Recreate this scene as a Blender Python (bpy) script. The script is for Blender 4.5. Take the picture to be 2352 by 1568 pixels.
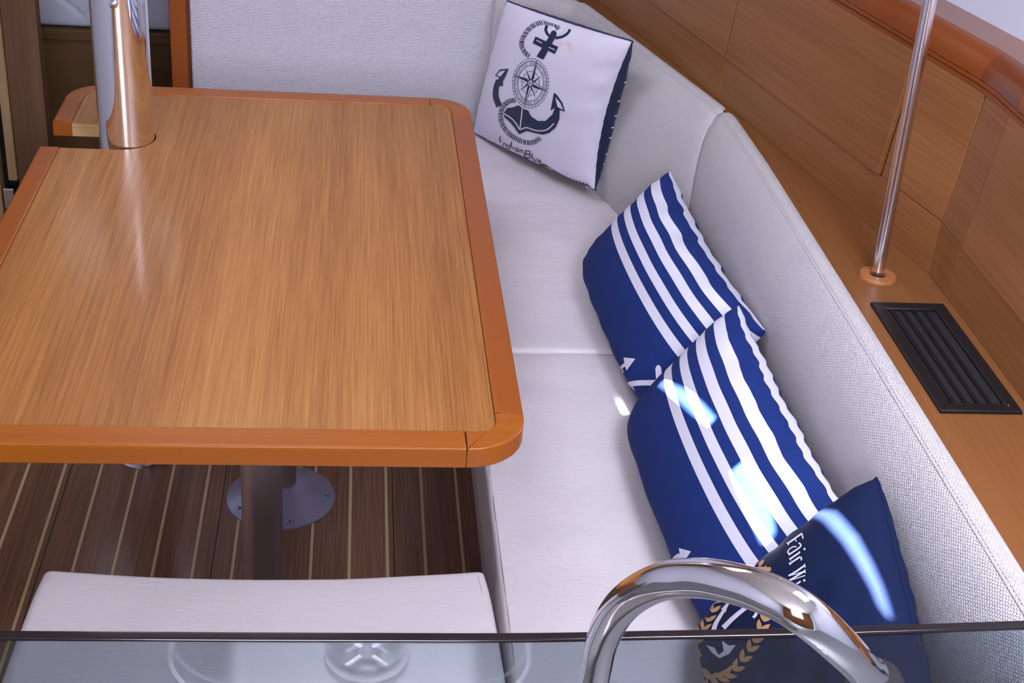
import bpy, bmesh, math, random
import numpy as np
from mathutils import Vector, Matrix
from mathutils.geometry import delaunay_2d_cdt

random.seed(3)
C = bpy.context.scene.collection
for o in list(bpy.data.objects):
    bpy.data.objects.remove(o)
PI = math.pi

# ------------------------------------------------------------------ camera
FPX = 3206.46; CAMH = 1.7093
_a, _b, _c = 0.13277, -0.52211, 0.08749
_f = np.array([math.sin(_a)*math.cos(_b), math.cos(_a)*math.cos(_b), math.sin(_b)])
_r0 = np.array([math.cos(_a), -math.sin(_a), 0.0]); _u0 = np.cross(_r0, _f)
CR = _r0*math.cos(_c) + _u0*math.sin(_c)
CU = -_r0*math.sin(_c) + _u0*math.cos(_c)
CF = _f
CO = np.array([0.0, 0.0, CAMH])
cam = bpy.data.cameras.new('camera'); camo = bpy.data.objects.new('camera', cam); C.objects.link(camo)
M = Matrix(((CR[0], CU[0], -CF[0], 0), (CR[1], CU[1], -CF[1], 0), (CR[2], CU[2], -CF[2], CAMH), (0, 0, 0, 1)))
camo.matrix_world = M
cam.sensor_width = 36.0; cam.lens = 36.0*FPX/2352; cam.clip_start = 0.02; cam.clip_end = 60
bpy.context.scene.camera = camo

# ------------------------------------------------------------------ world, sun, daylight at the openings
sc = bpy.context.scene
sc.view_settings.view_transform = 'Standard'; sc.view_settings.look = 'None'
sc.view_settings.gamma = 1; sc.view_settings.use_curve_mapping = False
sc.view_settings.exposure = 0.32
w = bpy.data.worlds.new('world'); sc.world = w; w.use_nodes = True
bg = w.node_tree.nodes['Background']; bg.inputs[0].default_value = (0.62, 0.76, 1.0, 1); bg.inputs[1].default_value = 1.0

def area(name, loc, target, sx, sy, power, col):
    l = bpy.data.lights.new(name, 'AREA'); l.shape = 'RECTANGLE'; l.size = sx; l.size_y = sy
    l.energy = power; l.color = col
    o = bpy.data.objects.new(name, l); C.objects.link(o); o.location = loc
    o.rotation_euler = (Vector(target)-Vector(loc)).to_track_quat('-Z', 'Y').to_euler()
    return o
DAY = (0.82, 0.84, 1.0)
area('companionway_daylight', (-0.1, -0.95, 1.75), (0.1, 1.8, 0.6), 0.75, 0.8, 56, DAY)
area('galley_hatch_daylight', (0.60, 0.75, 1.93), (0.35, 1.0, 0), 0.5, 0.5, 36, DAY)
area('saloon_hatch_daylight', (-0.25, 2.35, 1.93), (-0.25, 2.35, 0), 0.5, 0.5, 8, DAY)
area('forward_hatch_daylight', (-0.7, 4.0, 1.7), (-0.7, 4.0, 0), 0.5, 0.5, 3, DAY)
SUN_DIR = Vector((-0.45, -0.05, 0.89)).normalized()      # towards the sun
sl = bpy.data.lights.new('sun', 'SUN'); sl.energy = 140; sl.angle = math.radians(0.5); sl.color = (1.0, 0.98, 0.94)
so = bpy.data.objects.new('sun', sl); C.objects.link(so); so.rotation_euler = SUN_DIR.to_track_quat('Z', 'Y').to_euler()
so.location = (-2, 0, 6)

# ------------------------------------------------------------------ helpers
def ray(px, py):
    return CR*(px-1176)/FPX - CU*(py-784)/FPX + CF
def onz(px, py, z):
    d = ray(px, py); return CO + d*(z-CAMH)/d[2]
def proj(P):
    q = P - CO; wz = q @ CF
    return np.stack([1176+FPX*(q @ CR)/wz, 784-FPX*(q @ CU)/wz], -1)

def link_mesh(name, verts, faces, mat, parent=None, smooth=False, uvs=None):
    me = bpy.data.meshes.new(name)
    me.from_pydata([tuple(map(float, v)) for v in verts], [], faces)
    me.update()
    if mat is not None: me.materials.append(mat)
    if smooth: me.shade_smooth()
    if uvs is not None:
        lay = me.uv_layers.new(name='UVMap')
        idx = np.zeros(len(me.loops), dtype=np.int32); me.loops.foreach_get('vertex_index', idx)
        lay.data.foreach_set('uv', np.asarray(uvs, dtype=np.float32)[idx].ravel())
    o = bpy.data.objects.new(name, me); C.objects.link(o)
    if parent is not None: o.parent = parent
    return o

def bm_obj(name, bm, mat, parent=None, smooth=True, angle=35):
    me = bpy.data.meshes.new(name)
    bmesh.ops.recalc_face_normals(bm, faces=bm.faces)
    bm.to_mesh(me); bm.free()
    if mat is not None: me.materials.append(mat)
    if smooth:
        me.shade_smooth()
        me.set_sharp_from_angle(angle=math.radians(angle))
    o = bpy.data.objects.new(name, me); C.objects.link(o)
    if parent is not None: o.parent = parent
    return o

def tag(o, label=None, cat=None, group=None, kind=None):
    if label: o['label'] = label
    if cat: o['category'] = cat
    if group: o['group'] = group
    if kind: o['kind'] = kind
    return o

def empty(name, loc, label, cat, group=None):
    o = bpy.data.objects.new(name, None); C.objects.link(o); o.location = loc
    o.empty_display_size = 0.05
    return tag(o, label, cat, group)

def adopt(child, parent):
    child.parent = parent
    if parent.parent is None: child.matrix_parent_inverse = Matrix.Translation(parent.location).inverted()
    return child

def wn(o):
    o.data.shade_smooth(); o.data.set_sharp_from_angle(angle=math.radians(80))
    m = o.modifiers.new('normals', 'WEIGHTED_NORMAL'); m.keep_sharp = True; m.weight = 100

def uv_box(o, f=None):
    me = o.data; lay = me.uv_layers.new(name='UVMap')
    for p in me.polygons:
        n = p.normal; ax = max(range(3), key=lambda i: abs(n[i]))
        for li in p.loop_indices:
            c = me.vertices[me.loops[li].vertex_index].co
            lay.data[li].uv = (c.y, c.z) if ax == 0 else ((c.x, c.z) if ax == 1 else (c.x, c.y))
    return o

def box(name, x0, x1, y0, y1, z0, z1, mat, parent=None, bev=0.0, seg=2):
    bm = bmesh.new()
    bmesh.ops.create_cube(bm, size=1)
    for v in bm.verts:
        v.co = Vector(((x0+x1)/2+v.co.x*(x1-x0), (y0+y1)/2+v.co.y*(y1-y0), (z0+z1)/2+v.co.z*(z1-z0)))
    if bev > 0:
        bmesh.ops.bevel(bm, geom=bm.edges[:], offset=bev, segments=seg, profile=0.5, affect='EDGES')
    o = bm_obj(name, bm, mat)
    if bev > 0: wn(o)
    uv_box(o)
    if parent is not None: adopt(o, parent)
    return o

def prism(name, outline, z0, z1, mat, parent=None, bev=0.0, seg=2, which='all'):
    bm = bmesh.new()
    lo = [bm.verts.new((x, y, z0)) for x, y in outline]
    hi = [bm.verts.new((x, y, z1)) for x, y in outline]
    bm.faces.new(hi); bm.faces.new(list(reversed(lo)))
    n = len(outline)
    for i in range(n):
        bm.faces.new((lo[i], lo[(i+1) % n], hi[(i+1) % n], hi[i]))
    bmesh.ops.recalc_face_normals(bm, faces=bm.faces)
    if bev > 0:
        es = [e for e in bm.edges if abs(e.verts[0].co.z-e.verts[1].co.z) < 1e-6]
        bmesh.ops.bevel(bm, geom=es, offset=bev, segments=seg, profile=0.5, affect='EDGES')
    o = bm_obj(name, bm, mat)
    if bev > 0: wn(o)
    if parent is not None: adopt(o, parent)
    return o

def arc(cx, cy, r, a0, a1, n=10):
    return [(cx+r*math.cos(math.radians(a0+(a1-a0)*i/n)), cy+r*math.sin(math.radians(a0+(a1-a0)*i/n))) for i in range(n+1)]

def lathe(name, prof, loc, mat, parent=None, n=48, axis=None, angle=35):
    """prof: (radius, height) pairs."""
    vs, fs = [], []
    for r, z in prof:
        for k in range(n):
            a = 2*PI*k/n; vs.append((r*math.cos(a), r*math.sin(a), z))
    m = len(prof)
    for i in range(m-1):
        for k in range(n):
            fs.append((i*n+k, i*n+(k+1) % n, (i+1)*n+(k+1) % n, (i+1)*n+k))
    fs.append(tuple(range(n-1, -1, -1))); fs.append(tuple((m-1)*n+k for k in range(n)))
    me = bpy.data.meshes.new(name)
    q = Matrix.Identity(4)
    if axis is not None: q = Vector(axis).to_track_quat('Z', 'Y').to_matrix().to_4x4()
    q = Matrix.Translation(loc) @ q
    me.from_pydata([tuple(q @ Vector(v)) for v in vs], [], fs); me.update(); me.shade_smooth()
    me.set_sharp_from_angle(angle=math.radians(angle)); me.materials.append(mat)
    o = bpy.data.objects.new(name, me); C.objects.link(o)
    if parent is not None: adopt(o, parent)
    return o

def tube(name, pts, r, mat, parent=None, n=20, sub=6, radii=None, closed=False):
    P = [np.array(p, float) for p in pts]
    if sub > 1:
        Q = []; L = len(P)
        rng = range(L) if closed else range(L-1)
        for i in rng:
            p0 = P[(i-1) % L] if (closed or i > 0) else 2*P[0]-P[1]
            p1 = P[i]; p2 = P[(i+1) % L]
            p3 = P[(i+2) % L] if (closed or i+2 < L) else 2*P[-1]-P[-2]
            for k in range(sub):
                t = k/sub
                Q.append(0.5*((2*p1)+(-p0+p2)*t+(2*p0-5*p1+4*p2-p3)*t*t+(-p0+3*p1-3*p2+p3)*t**3))
        if not closed: Q.append(P[-1])
        P = Q
    m = len(P); vs, fs = [], []
    ref = None
    for i in range(m):
        a = P[(i-1) % m] if closed else P[max(i-1, 0)]; b = P[(i+1) % m] if closed else P[min(i+1, m-1)]
        t = (b-a)/np.linalg.norm(b-a)
        if ref is None:
            ref = np.array([0, 0, 1.0]) if abs(t[2]) < .9 else np.array([1.0, 0, 0])
        u = ref - t*(ref @ t); u /= np.linalg.norm(u); v = np.cross(t, u); ref = u
        rr = r if radii is None else radii[min(int(i/max(m-1, 1)*(len(radii)-1)), len(radii)-1)]
        for k in range(n):
            an = 2*PI*k/n; vs.append(P[i]+rr*(u*math.cos(an)+v*math.sin(an)))
    for i in range(m if closed else m-1):
        for k in range(n):
            j = (i+1) % m
            fs.append((i*n+k, i*n+(k+1) % n, j*n+(k+1) % n, j*n+k))
    if not closed:
        fs.append(tuple(range(n-1, -1, -1))); fs.append(tuple((m-1)*n+k for k in range(n)))
    o = link_mesh(name, vs, fs, mat, None, smooth=True)
    o.data.set_sharp_from_angle(angle=math.radians(60))
    if parent is not None: adopt(o, parent)
    return o

# ------------------------------------------------------------------ materials
def srgb(r, g, b):
    f = lambda c: (c/255/12.92) if c/255 <= 0.04045 else ((c/255+0.055)/1.055)**2.4
    return (f(r), f(g), f(b), 1)

def base_mat(name, col, rough=0.5, metal=0.0, spec=0.5, coat=0.0):
    m = bpy.data.materials.new(name); m.use_nodes = True
    b = m.node_tree.nodes['Principled BSDF']
    b.inputs['Base Color'].default_value = col; b.inputs['Roughness'].default_value = rough
    b.inputs['Metallic'].default_value = metal; b.inputs['Specular IOR Level'].default_value = spec
    b.inputs['Coat Weight'].default_value = coat; b.inputs['Coat Roughness'].default_value = 0.12
    return m, m.node_tree, b

def N(nt, typ, **kw):
    n = nt.nodes.new(typ)
    for k, v in kw.items(): setattr(n, k, v)
    return n

def coords(nt, scale=(1, 1, 1), rot=(0, 0, 0), kind='Object'):
    tc = N(nt, 'ShaderNodeTexCoord'); mp = N(nt, 'ShaderNodeMapping')
    mp.inputs['Scale'].default_value = scale; mp.inputs['Rotation'].default_value = rot
    nt.links.new(tc.outputs[kind], mp.inputs[0]); return mp.outputs[0]

def ramp(nt, src, stops):
    r = N(nt, 'ShaderNodeValToRGB'); nt.links.new(src, r.inputs[0])
    e = r.color_ramp.elements
    while len(e) < len(stops): e.new(0.5)
    for i, (p, c) in enumerate(stops): e[i].position = p; e[i].color = c
    return r.outputs[0]

def bump(nt, b, src, strength, dist=0.001, prev=None):
    bn = N(nt, 'ShaderNodeBump'); bn.inputs['Strength'].default_value = strength; bn.inputs['Distance'].default_value = dist
    nt.links.new(src, bn.inputs['Height'])
    if prev is not None: nt.links.new(prev, bn.inputs['Normal'])
    nt.links.new(bn.outputs[0], b.inputs['Normal']); return bn.outputs[0]

def noise(nt, vec, scale, detail=4, rough=0.5, dist=0.0):
    n = N(nt, 'ShaderNodeTexNoise'); n.inputs['Scale'].default_value = scale
    n.inputs['Detail'].default_value = detail; n.inputs['Roughness'].default_value = rough
    n.inputs['Distortion'].default_value = dist
    nt.links.new(vec, n.inputs['Vector']); return n.outputs[0]

def wood(name, dark, mid, light, axis='Y', rough=0.4, coat=0.0, fine=220, contrast=1.0, across=1.0, bumpy=0.15, rotz=0.0, spec=0.28):
    m, nt, b = base_mat(name, mid, rough, coat=coat, spec=spec)
    s = {'Y': (1, .014, 1), 'X': (.014, 1, 1), 'Z': (1, 1, .014), 'UV': (.014, 1, 1)}[axis]
    v = coords(nt, s, kind='UV' if axis == 'UV' else 'Object')
    if rotz:
        v = coords(nt, s, rot=(0, 0, rotz))
    n1 = noise(nt, v, fine, 3, .6); n2 = noise(nt, v, 14*across, 3, .5, .3)
    mx = N(nt, 'ShaderNodeMath', operation='MULTIPLY_ADD'); mx.inputs[1].default_value = 0.62*contrast
    nt.links.new(n1, mx.inputs[0])
    m2 = N(nt, 'ShaderNodeMath', operation='MULTIPLY'); m2.inputs[1].default_value = 0.34
    nt.links.new(n2, m2.inputs[0]); nt.links.new(m2.outputs[0], mx.inputs[2])
    col = ramp(nt, mx.outputs[0], [(0.32, dark), (0.5, mid), (0.68, light)])
    nt.links.new(col, b.inputs['Base Color'])
    bump(nt, b, n1, bumpy, .0006)
    return m

MAT = {}
MAT['veneer'] = wood('table_veneer', srgb(130, 80, 34), srgb(158, 104, 50), srgb(178, 126, 68), 'Y', .42, .10, 400)
MAT['veneer_end'] = wood('veneer_edge', srgb(160, 120, 75), srgb(185, 148, 100), srgb(205, 170, 120), 'X', .45, .1, 260)
MAT['cherry'] = wood('cherry_trim', srgb(148, 80, 20), srgb(166, 93, 26), srgb(180, 106, 34), 'X', .34, .12, 120, .5, .6, .04)
MAT['cherry_y'] = wood('cherry_trim_long', srgb(142, 74, 20), srgb(158, 86, 26), srgb(172, 98, 34), 'Y', .34, .12, 120, .5, .6, .04)
MAT['cherry_rail'] = wood('cherry_rail', srgb(122, 60, 18), srgb(138, 70, 24), srgb(150, 80, 30), 'Y', .34, .2, 120, .5, .6, .04)
MAT['cherry_z'] = wood('cherry_post', srgb(150, 78, 30), srgb(172, 92, 36), srgb(188, 106, 44), 'Z', .35, .4, 120, .5, .6, .04)
MAT['cherry_dark'] = wood('cherry_dark_strip', srgb(110, 58, 32), srgb(122, 66, 38), srgb(134, 74, 44), 'Z', .4, .2, 120, .5)  # darker maroon-brown strip beside the door post
MAT['locker'] = wood('locker_veneer', srgb(118, 74, 38), srgb(138, 90, 50), srgb(154, 106, 62), 'UV', .45, .1, 260, .75)
MAT['shelfwood'] = wood('shelf_veneer', srgb(112, 70, 36), srgb(126, 80, 43), srgb(140, 92, 52), 'Y', .45, .1, 230, .7)
MAT['rosette'] = wood('rosette_wood', srgb(146, 92, 52), srgb(162, 106, 62), srgb(174, 118, 72), 'Y', .45, .1, 230, .7)
MAT['darkwood'] = wood('forward_cabin_veneer', srgb(92, 66, 40), srgb(106, 78, 50), srgb(118, 90, 58), 'X', .5, .0, 200, .8)
MAT['doorwood'] = wood('door_veneer', srgb(92, 66, 44), srgb(106, 78, 54), srgb(118, 90, 62), 'Z', .5, .0, 200, .8)
MAT['dooredge'] = wood('door_edge_wood', srgb(150, 122, 88), srgb(168, 138, 100), srgb(180, 150, 112), 'Z', .5, .0, 200, .8)
MAT['teak'] = wood('teak_sole', srgb(98, 66, 45), srgb(130, 91, 64), srgb(154, 112, 82), 'Y', .42, .12, 260, 1.1, 1.4)
MAT['inlay'] = wood('holly_inlay', srgb(210, 188, 140), srgb(228, 208, 160), srgb(238, 220, 176), 'Y', .45, .1, 260, .6)

def leather(name, col, rough=.5):
    m, nt, b = base_mat(name, col, rough, spec=.4)
    v = coords(nt)
    n1 = noise(nt, v, 420, 3, .6); nn = noise(nt, coords(nt, (1, 3.4, 1)), 26, 6, .6, 1.2)
    p = bump(nt, b, n1, .25, .0006)
    bump(nt, b, nn, .42, .003, p)
    c = noise(nt, v, 5, 3); r = ramp(nt, c, [(.3, tuple(x*.94 for x in col[:3])+(1,)), (.7, col)])
    nt.links.new(r, b.inputs['Base Color'])
    return m
MAT['leather'] = leather('white_leather', srgb(214, 206, 208))
MAT['leather_side'] = leather('cream_leather_side', srgb(200, 190, 192))

def woven(name, col, sx=250, sy=280, strength=.5):
    m, nt, b = base_mat(name, col, .8, spec=.2)
    uv = coords(nt, kind='UV')
    w1 = N(nt, 'ShaderNodeTexBrick'); w1.inputs['Scale'].default_value = 1.0
    w1.inputs['Brick Width'].default_value = 1/sx; w1.inputs['Row Height'].default_value = 1/sy
    w1.inputs['Mortar Size'].default_value = .28/sy; w1.inputs['Mortar Smooth'].default_value = 1.0
    w1.inputs['Color1'].default_value = (1, 1, 1, 1); w1.inputs['Color2'].default_value = (.82, .82, .82, 1)
    w1.inputs['Mortar'].default_value = (0, 0, 0, 1)
    nt.links.new(uv, w1.inputs['Vector'])
    p = bump(nt, b, w1.outputs[0], strength, .0016)
    n = noise(nt, uv, 60, 3)
    bump(nt, b, n, .15, .002, p)
    mx = N(nt, 'ShaderNodeMix', data_type='RGBA'); mx.inputs[6].default_value = tuple(x*.84 for x in col[:3])+(1,); mx.inputs[7].default_value = col
    nt.links.new(w1.outputs[0], mx.inputs[0]); nt.links.new(mx.outputs[2], b.inputs['Base Color'])
    b.inputs['Sheen Weight'].default_value = .15
    return m
MAT['weave'] = woven('backrest_weave', srgb(216, 210, 212), 240, 285, 1.0)
MAT['panelweave'] = woven('wall_panel_weave', srgb(214, 210, 218), 130, 280, .8)

def cloth(name, col, scale=900, sheen=.1):
    m, nt, b = base_mat(name, col, .85, spec=.2)
    v = coords(nt); n1 = noise(nt, v, scale, 2, .6); n2 = noise(nt, v, 30, 3, .5)
    p = bump(nt, b, n1, .2, .0005); bump(nt, b, n2, .25, .003, p)
    b.inputs['Sheen Weight'].default_value = sheen
    return m
NAVY = srgb(24, 46, 108); DNAVY = srgb(10, 24, 58); WHT = srgb(214, 212, 226)
MAT['pillow_white'] = cloth('pillow_white_cloth', srgb(218, 214, 230))
MAT['pillow_navy'] = cloth('pillow_navy_cloth', DNAVY, 900, 0)
MAT['print_navy'] = cloth('navy_print_ink', srgb(26, 36, 66))
MAT['print_white'] = cloth('white_print_ink', srgb(218, 216, 232))
MAT['print_gold'] = cloth('gold_print_ink', srgb(186, 142, 88))
MAT['mattress'] = cloth('mattress_cloth', srgb(196, 198, 214), 300)

def striped(name):
    """UV.x runs from the seam edge with the stripes (0) to the plain edge (1)."""
    m, nt, b = base_mat(name, NAVY, .85, spec=.2)
    uv = coords(nt, kind='UV'); sx = N(nt, 'ShaderNodeSeparateXYZ'); nt.links.new(uv, sx.inputs[0])
    r = N(nt, 'ShaderNodeValToRGB'); nt.links.new(sx.outputs[0], r.inputs[0]); r.color_ramp.interpolation = 'CONSTANT'
    e = r.color_ramp.elements
    bw = .0650; stops = [(0.0, WHT), (.0018, NAVY)]
    p = -.004
    for k in range(4):
        p += bw; stops.append((p, WHT)); p += bw; stops.append((p, NAVY))
    while len(e) < len(stops): e.new(.5)
    for i, (q, c) in enumerate(stops): e[i].position = q; e[i].color = c
    nt.links.new(r.outputs[0], b.inputs['Base Color'])
    v = coords(nt); n1 = noise(nt, v, 900, 2, .6); n2 = noise(nt, v, 26, 3, .5)
    p_ = bump(nt, b, n1, .2, .0005); bump(nt, b, n2, .3, .003, p_)
    return m
MAT['stripes'] = striped('navy_and_white_stripe_cloth')

MAT['chrome'] = base_mat('polished_steel', (.86, .86, .88, 1), .06, 1.0)[0]
MAT['pole'] = base_mat('brushed_pole', (.80, .74, .76, 1), .2, 1.0)[0]
MAT['chrome_soft'] = base_mat('satin_steel', (.7, .7, .74, 1), .22, 1.0)[0]
MAT['pedestal'] = base_mat('anodised_pedestal', (.52, .43, .42, 1), .36, .85)[0]
MAT['silver'] = base_mat('silver_paint', srgb(176, 178, 206), .36, .4)[0]
MAT['black'] = base_mat('black_plastic', srgb(17, 16, 18), .45, 0, .35)[0]
MAT['blackvoid'] = base_mat('vent_dark_inside', srgb(10, 10, 10), .8)[0]
MAT['darkedge'] = base_mat('smoked_glass_edge', srgb(26, 20, 22), .12, 0, .42)[0]
MAT['liner'] = base_mat('white_hull_liner', srgb(186, 186, 198), .6)[0]
MAT['ceiling'] = base_mat('cream_headliner', srgb(222, 216, 208), .7)[0]
MAT['ledge'] = wood('ledge_wood', srgb(132, 88, 66), srgb(146, 100, 78), srgb(158, 112, 88), 'Y', .35, .5, 200, .5)
MAT['seam'] = base_mat('seam_thread', srgb(188, 178, 180), .8)[0]
MAT['line'] = base_mat('joint_line', srgb(96, 40, 24), .6)[0]
MAT['gap'] = base_mat('shadow_gap', srgb(16, 9, 7), .9)[0]
MAT['screw'] = base_mat('screw_steel', (.62, .62, .66, 1), .25, 1.0)[0]
MAT['counter'] = base_mat('galley_worktop', srgb(70, 68, 72), .35)[0]
MAT['steel'] = base_mat('sink_steel', (.24, .23, .23, 1), .40, 1.0)[0]

def glass_mat():
    m = bpy.data.materials.new('smoked_glass'); m.use_nodes = True; nt = m.node_tree
    nt.nodes.clear()
    out = N(nt, 'ShaderNodeOutputMaterial'); tr = N(nt, 'ShaderNodeBsdfTransparent'); gl = N(nt, 'ShaderNodeBsdfGlossy')
    tr.inputs[0].default_value = (.62, .67, .70, 1); gl.inputs['Roughness'].default_value = .02
    gl.inputs[0].default_value = (.95, .98, 1, 1)
    fr = N(nt, 'ShaderNodeFresnel'); ge = N(nt, 'ShaderNodeNewGeometry')
    io = N(nt, 'ShaderNodeMapRange'); io.inputs[3].default_value = 1.65; io.inputs[4].default_value = 1/1.65
    nt.links.new(ge.outputs['Backfacing'], io.inputs[0]); nt.links.new(io.outputs[0], fr.inputs[0])
    mx = N(nt, 'ShaderNodeMixShader')
    nt.links.new(fr.outputs[0], mx.inputs[0]); nt.links.new(tr.outputs[0], mx.inputs[1]); nt.links.new(gl.outputs[0], mx.inputs[2])
    nt.links.new(mx.outputs[0], out.inputs[0]); return m
MAT['glass'] = glass_mat()

# ================================================================== STRUCTURE
def structure(o, name=None):
    o['kind'] = 'structure'; return o

# floor: teak planks with light inlay strips
floor = structure(box('floor', -1.35, .95, -.9, 4.6, -.04, -.006, MAT['gap']))
PITCH = .0724; X0 = .006
gaps = (-.548, -.045+.013, -.1)
kmin, kmax = -18, 3
first = None
for k in range(kmin, kmax+1):
    xa = X0+PITCH*k+.0028; xb = X0+PITCH*(k+1)-.0028
    box('plank', xa, xb, -.9, 3.22, -.006, 0, MAT['teak'], floor, .0004, 1)
    box('inlay_strip', X0+PITCH*k-.0028, X0+PITCH*k+.0028, -.9, 3.22, -.006, -.0002, MAT['inlay'], floor)
for xg in (-.560, -.249, .0913):
    box('panel_joint', xg-.0008, xg+.0008, -.9, 3.22, -.004, .0003, MAT['gap'], floor)

for xg in (-.5365, -.2745, -.226, .064):
    lathe('screw_plug', [(.0042, -.002), (.004, .0004)], (xg, 2.411, 0), MAT['gap'], floor, 16)

# forward bulkhead
YW = 3.24
wf = structure(box('wall_forward', -.388, .9, YW+.02, YW+.05, 0, 1.95, MAT['darkwood']))
wfl = structure(box('wall_forward_left', -1.35, -.85, YW, YW+.05, 0, 1.95, MAT['doorwood']))
wfh = structure(box('trim_1', -.434, -.3945, YW-.012, YW+.03, 0, 1.95, MAT['cherry_z'], None, .004))
wfs = structure(box('trim_2', -.3945, -.3865, YW-.006, YW+.02, 0, 1.95, MAT['cherry_dark']))
# forward cabin shell
structure(box('wall_forward_cabin', -1.6, .4, 4.9, 4.94, 0, 1.95, MAT['liner']))
structure(box('wall_forward_cabin_side', -.36, -.33, YW+.05, 4.9, 0, 1.95, MAT['darkwood']))
structure(box('floor_forward_cabin', -1.6, -.33, YW-.02, 4.9, -.05, -.005, MAT['teak']))
structure(box('wall_left', -1.39, -1.35, -.95, YW, .0, 1.95, MAT['liner']))
structure(box('wall_left_forward', -1.39, -1.35, YW, 4.9, .0, 1.95, MAT['darkwood']))
structure(box('wall_aft_left', -1.35, -.5, -1.0, -.96, 0, 1.95, MAT['locker']))
structure(box('wall_aft_right', .38, 1.2, -1.0, -.96, 0, 1.95, MAT['locker']))
structure(box('wall_aft_lower', -.5, .38, -1.0, -.96, 0, 1.2, MAT['locker']))

# upholstered bulkhead panel
pan = box('bulkhead_panel', -.3862, .50, YW-.02, YW+.0115, .30, 1.60, MAT['panelweave'], None, .006)
tag(pan, 'tall white woven fabric panel on the bulkhead behind the table', 'panel')

# open cabin door at the far left
d = empty('cabin_door', (-.775, YW, 0), 'dark brown wooden cabin door standing open left of the steel mast post', 'door')
box('door_leaf', -.812, -.733, YW-.012, YW+.03, .02, 1.9, MAT['doorwood'], d, .002)
e = empty('wardrobe_door', (-.83, YW, 0), 'pale edged wooden door leaf at the far left beside the dark door', 'door')
box('door_edge', -.834, -.813, YW-.02, YW+.01, .262, 1.9, MAT['dooredge'], e, .002)
box('door_leaf', -.96, -.852, YW-.03, YW+.0, .03, 1.9, MAT['dooredge'], e, .002)
box('latch', -.848, -.822, YW-.03, YW-.012, .19, .245, MAT['chrome_soft'], e, .003)
structure(box('dark_gap_sheet', -.90, -.81, YW+.012, YW+.03, 0, 1.95, MAT['gap']))  # near-black sheet standing in for the shade in the gap between the doors

# forward berth
YB = 3.75
berth = empty('berth', (-.7, YB, 0), 'brown wooden berth front with a quilted white mattress seen through the doorway', 'bed')
box('base_board', -1.34, -.37, YB, YB+.03, 0, .445, MAT['darkwood'], berth, .002)
box('lip', -1.34, -.37, YB-.014, YB+.03, .445, .475, MAT['darkwood'], berth, .004)
vs, fs = [], []
nx, nz = 150, 40
for j in range(nz+1):
    for i in range(nx+1):
        x = -1.34+.97*i/nx; z = .478+.2*j/nz
        s = abs(math.sin((x*3.1+.25)*PI)); q = abs((z-.478)-.02-.09*s**.7)
        g = math.exp(-(q/.006)**2)
        y = YB+.015-.02*math.sin(PI*j/nz)**.35+.006*g
        vs.append((x, y, z))
for j in range(nz):
    for i in range(nx):
        a = j*(nx+1)+i; fs.append((a, a+1, a+nx+2, a+nx+1))
t0 = len(vs)
for i in range(nx+1):
    vs.append((-1.34+.97*i/nx, YB+1.1, .69))
for i in range(nx):
    a = nz*(nx+1)+i; fs.append((a, a+1, t0+i+1, t0+i))
mt = link_mesh('mattress', vs, fs, MAT['mattress'], None, True); adopt(mt, berth)

# ================================================================== TABLE
TZ = .70; TH = .030
XL, XR, Y0T, Y1T = -.561, .2305, 1.463, 2.727
xl, xr, y0i, y1i = -.5265, .191, 1.506, 2.683
SL0, SL1, SLX = 2.400, 2.520, -.4245           # slot for the mast
table = empty('saloon_table', (-.165, 2.1, 0), 'wooden saloon table with a pale veneer top and orange cherry edge trim', 'table')
ri, ro = .022, .078
sc_y = (SL0+SL1)/2; sr = (SL1-SL0)/2
ol = arc(xr-ri, y0i+ri, ri, -90, 0) + arc(xr-ri, y1i-ri, ri, 0, 90) + arc(xl+ri, y1i-ri, ri, 90, 180)
ol += [(xl, SL1)] + arc(SLX, sc_y, sr, 90, -90, 20) + [(xl, SL0)] + arc(xl+ri, y0i+ri, ri, 180, 270)
top = prism('tabletop', ol, TZ-TH+.002, TZ-.0012, MAT['veneer'], table, .0006, 1)
# pale end-grain edge of the board in the slot
prism('slot_edging', [(xl, SL1-.0005), (SLX, SL1-.0005), (SLX, SL1+.0012), (xl, SL1+.0012)], TZ-TH+.0025, TZ-.0018, MAT['veneer_end'], table)
prism('slot_edging', [(xl, SL0-.0012), (SLX, SL0-.0012), (SLX, SL0+.0005), (xl, SL0+.0005)], TZ-TH+.0025, TZ-.0018, MAT['veneer_end'], table)
g = .0005; zz0, zz1 = TZ-TH, TZ+.0008
JX, JY = .15, 1.549; JY2 = 2.63
XLm = XL+ro+.003
def trim_piece(name, ol, mat, label=None):
    o = prism(name, ol, zz0, zz1, mat, table, .003, 3)
    if label: o['label'] = label
    return o
e_ = .0004
trim_piece('edge_trim', [(XLm+g, Y0T), (JX-g, Y0T), (JX-g, y0i-e_), (XLm+g, y0i-e_)], MAT['cherry'])
def corner(cx, cy, sx, sy):
    """corner block: outer arc ro, inner arc ri, straight ends; sx, sy = +-1 tell which corner."""
    X = XR if sx > 0 else XL; xi = xr+e_ if sx > 0 else xl-e_
    Y = Y0T if sy < 0 else Y1T; yi = y0i-e_ if sy < 0 else y1i+e_
    jx = JX+g if sx > 0 else XLm-g
    jy = JY-g if sy < 0 else JY2+g
    a0 = math.degrees(math.atan2(sy, 0)); 
    out = [(X-sx*ro+sx*ro*math.sin(math.radians(t)), Y-sy*ro+sy*ro*math.cos(math.radians(t))) for t in np.linspace(0, 90, 14)]
    inn = [(xi-sx*ri+sx*ri*math.cos(math.radians(t)), yi-sy*ri+sy*ri*math.sin(math.radians(t))) for t in np.linspace(0, 90, 8)]
    return [(jx, Y)] + out + [(X, jy), (xi, jy)] + inn + [(jx, yi)]
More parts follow.
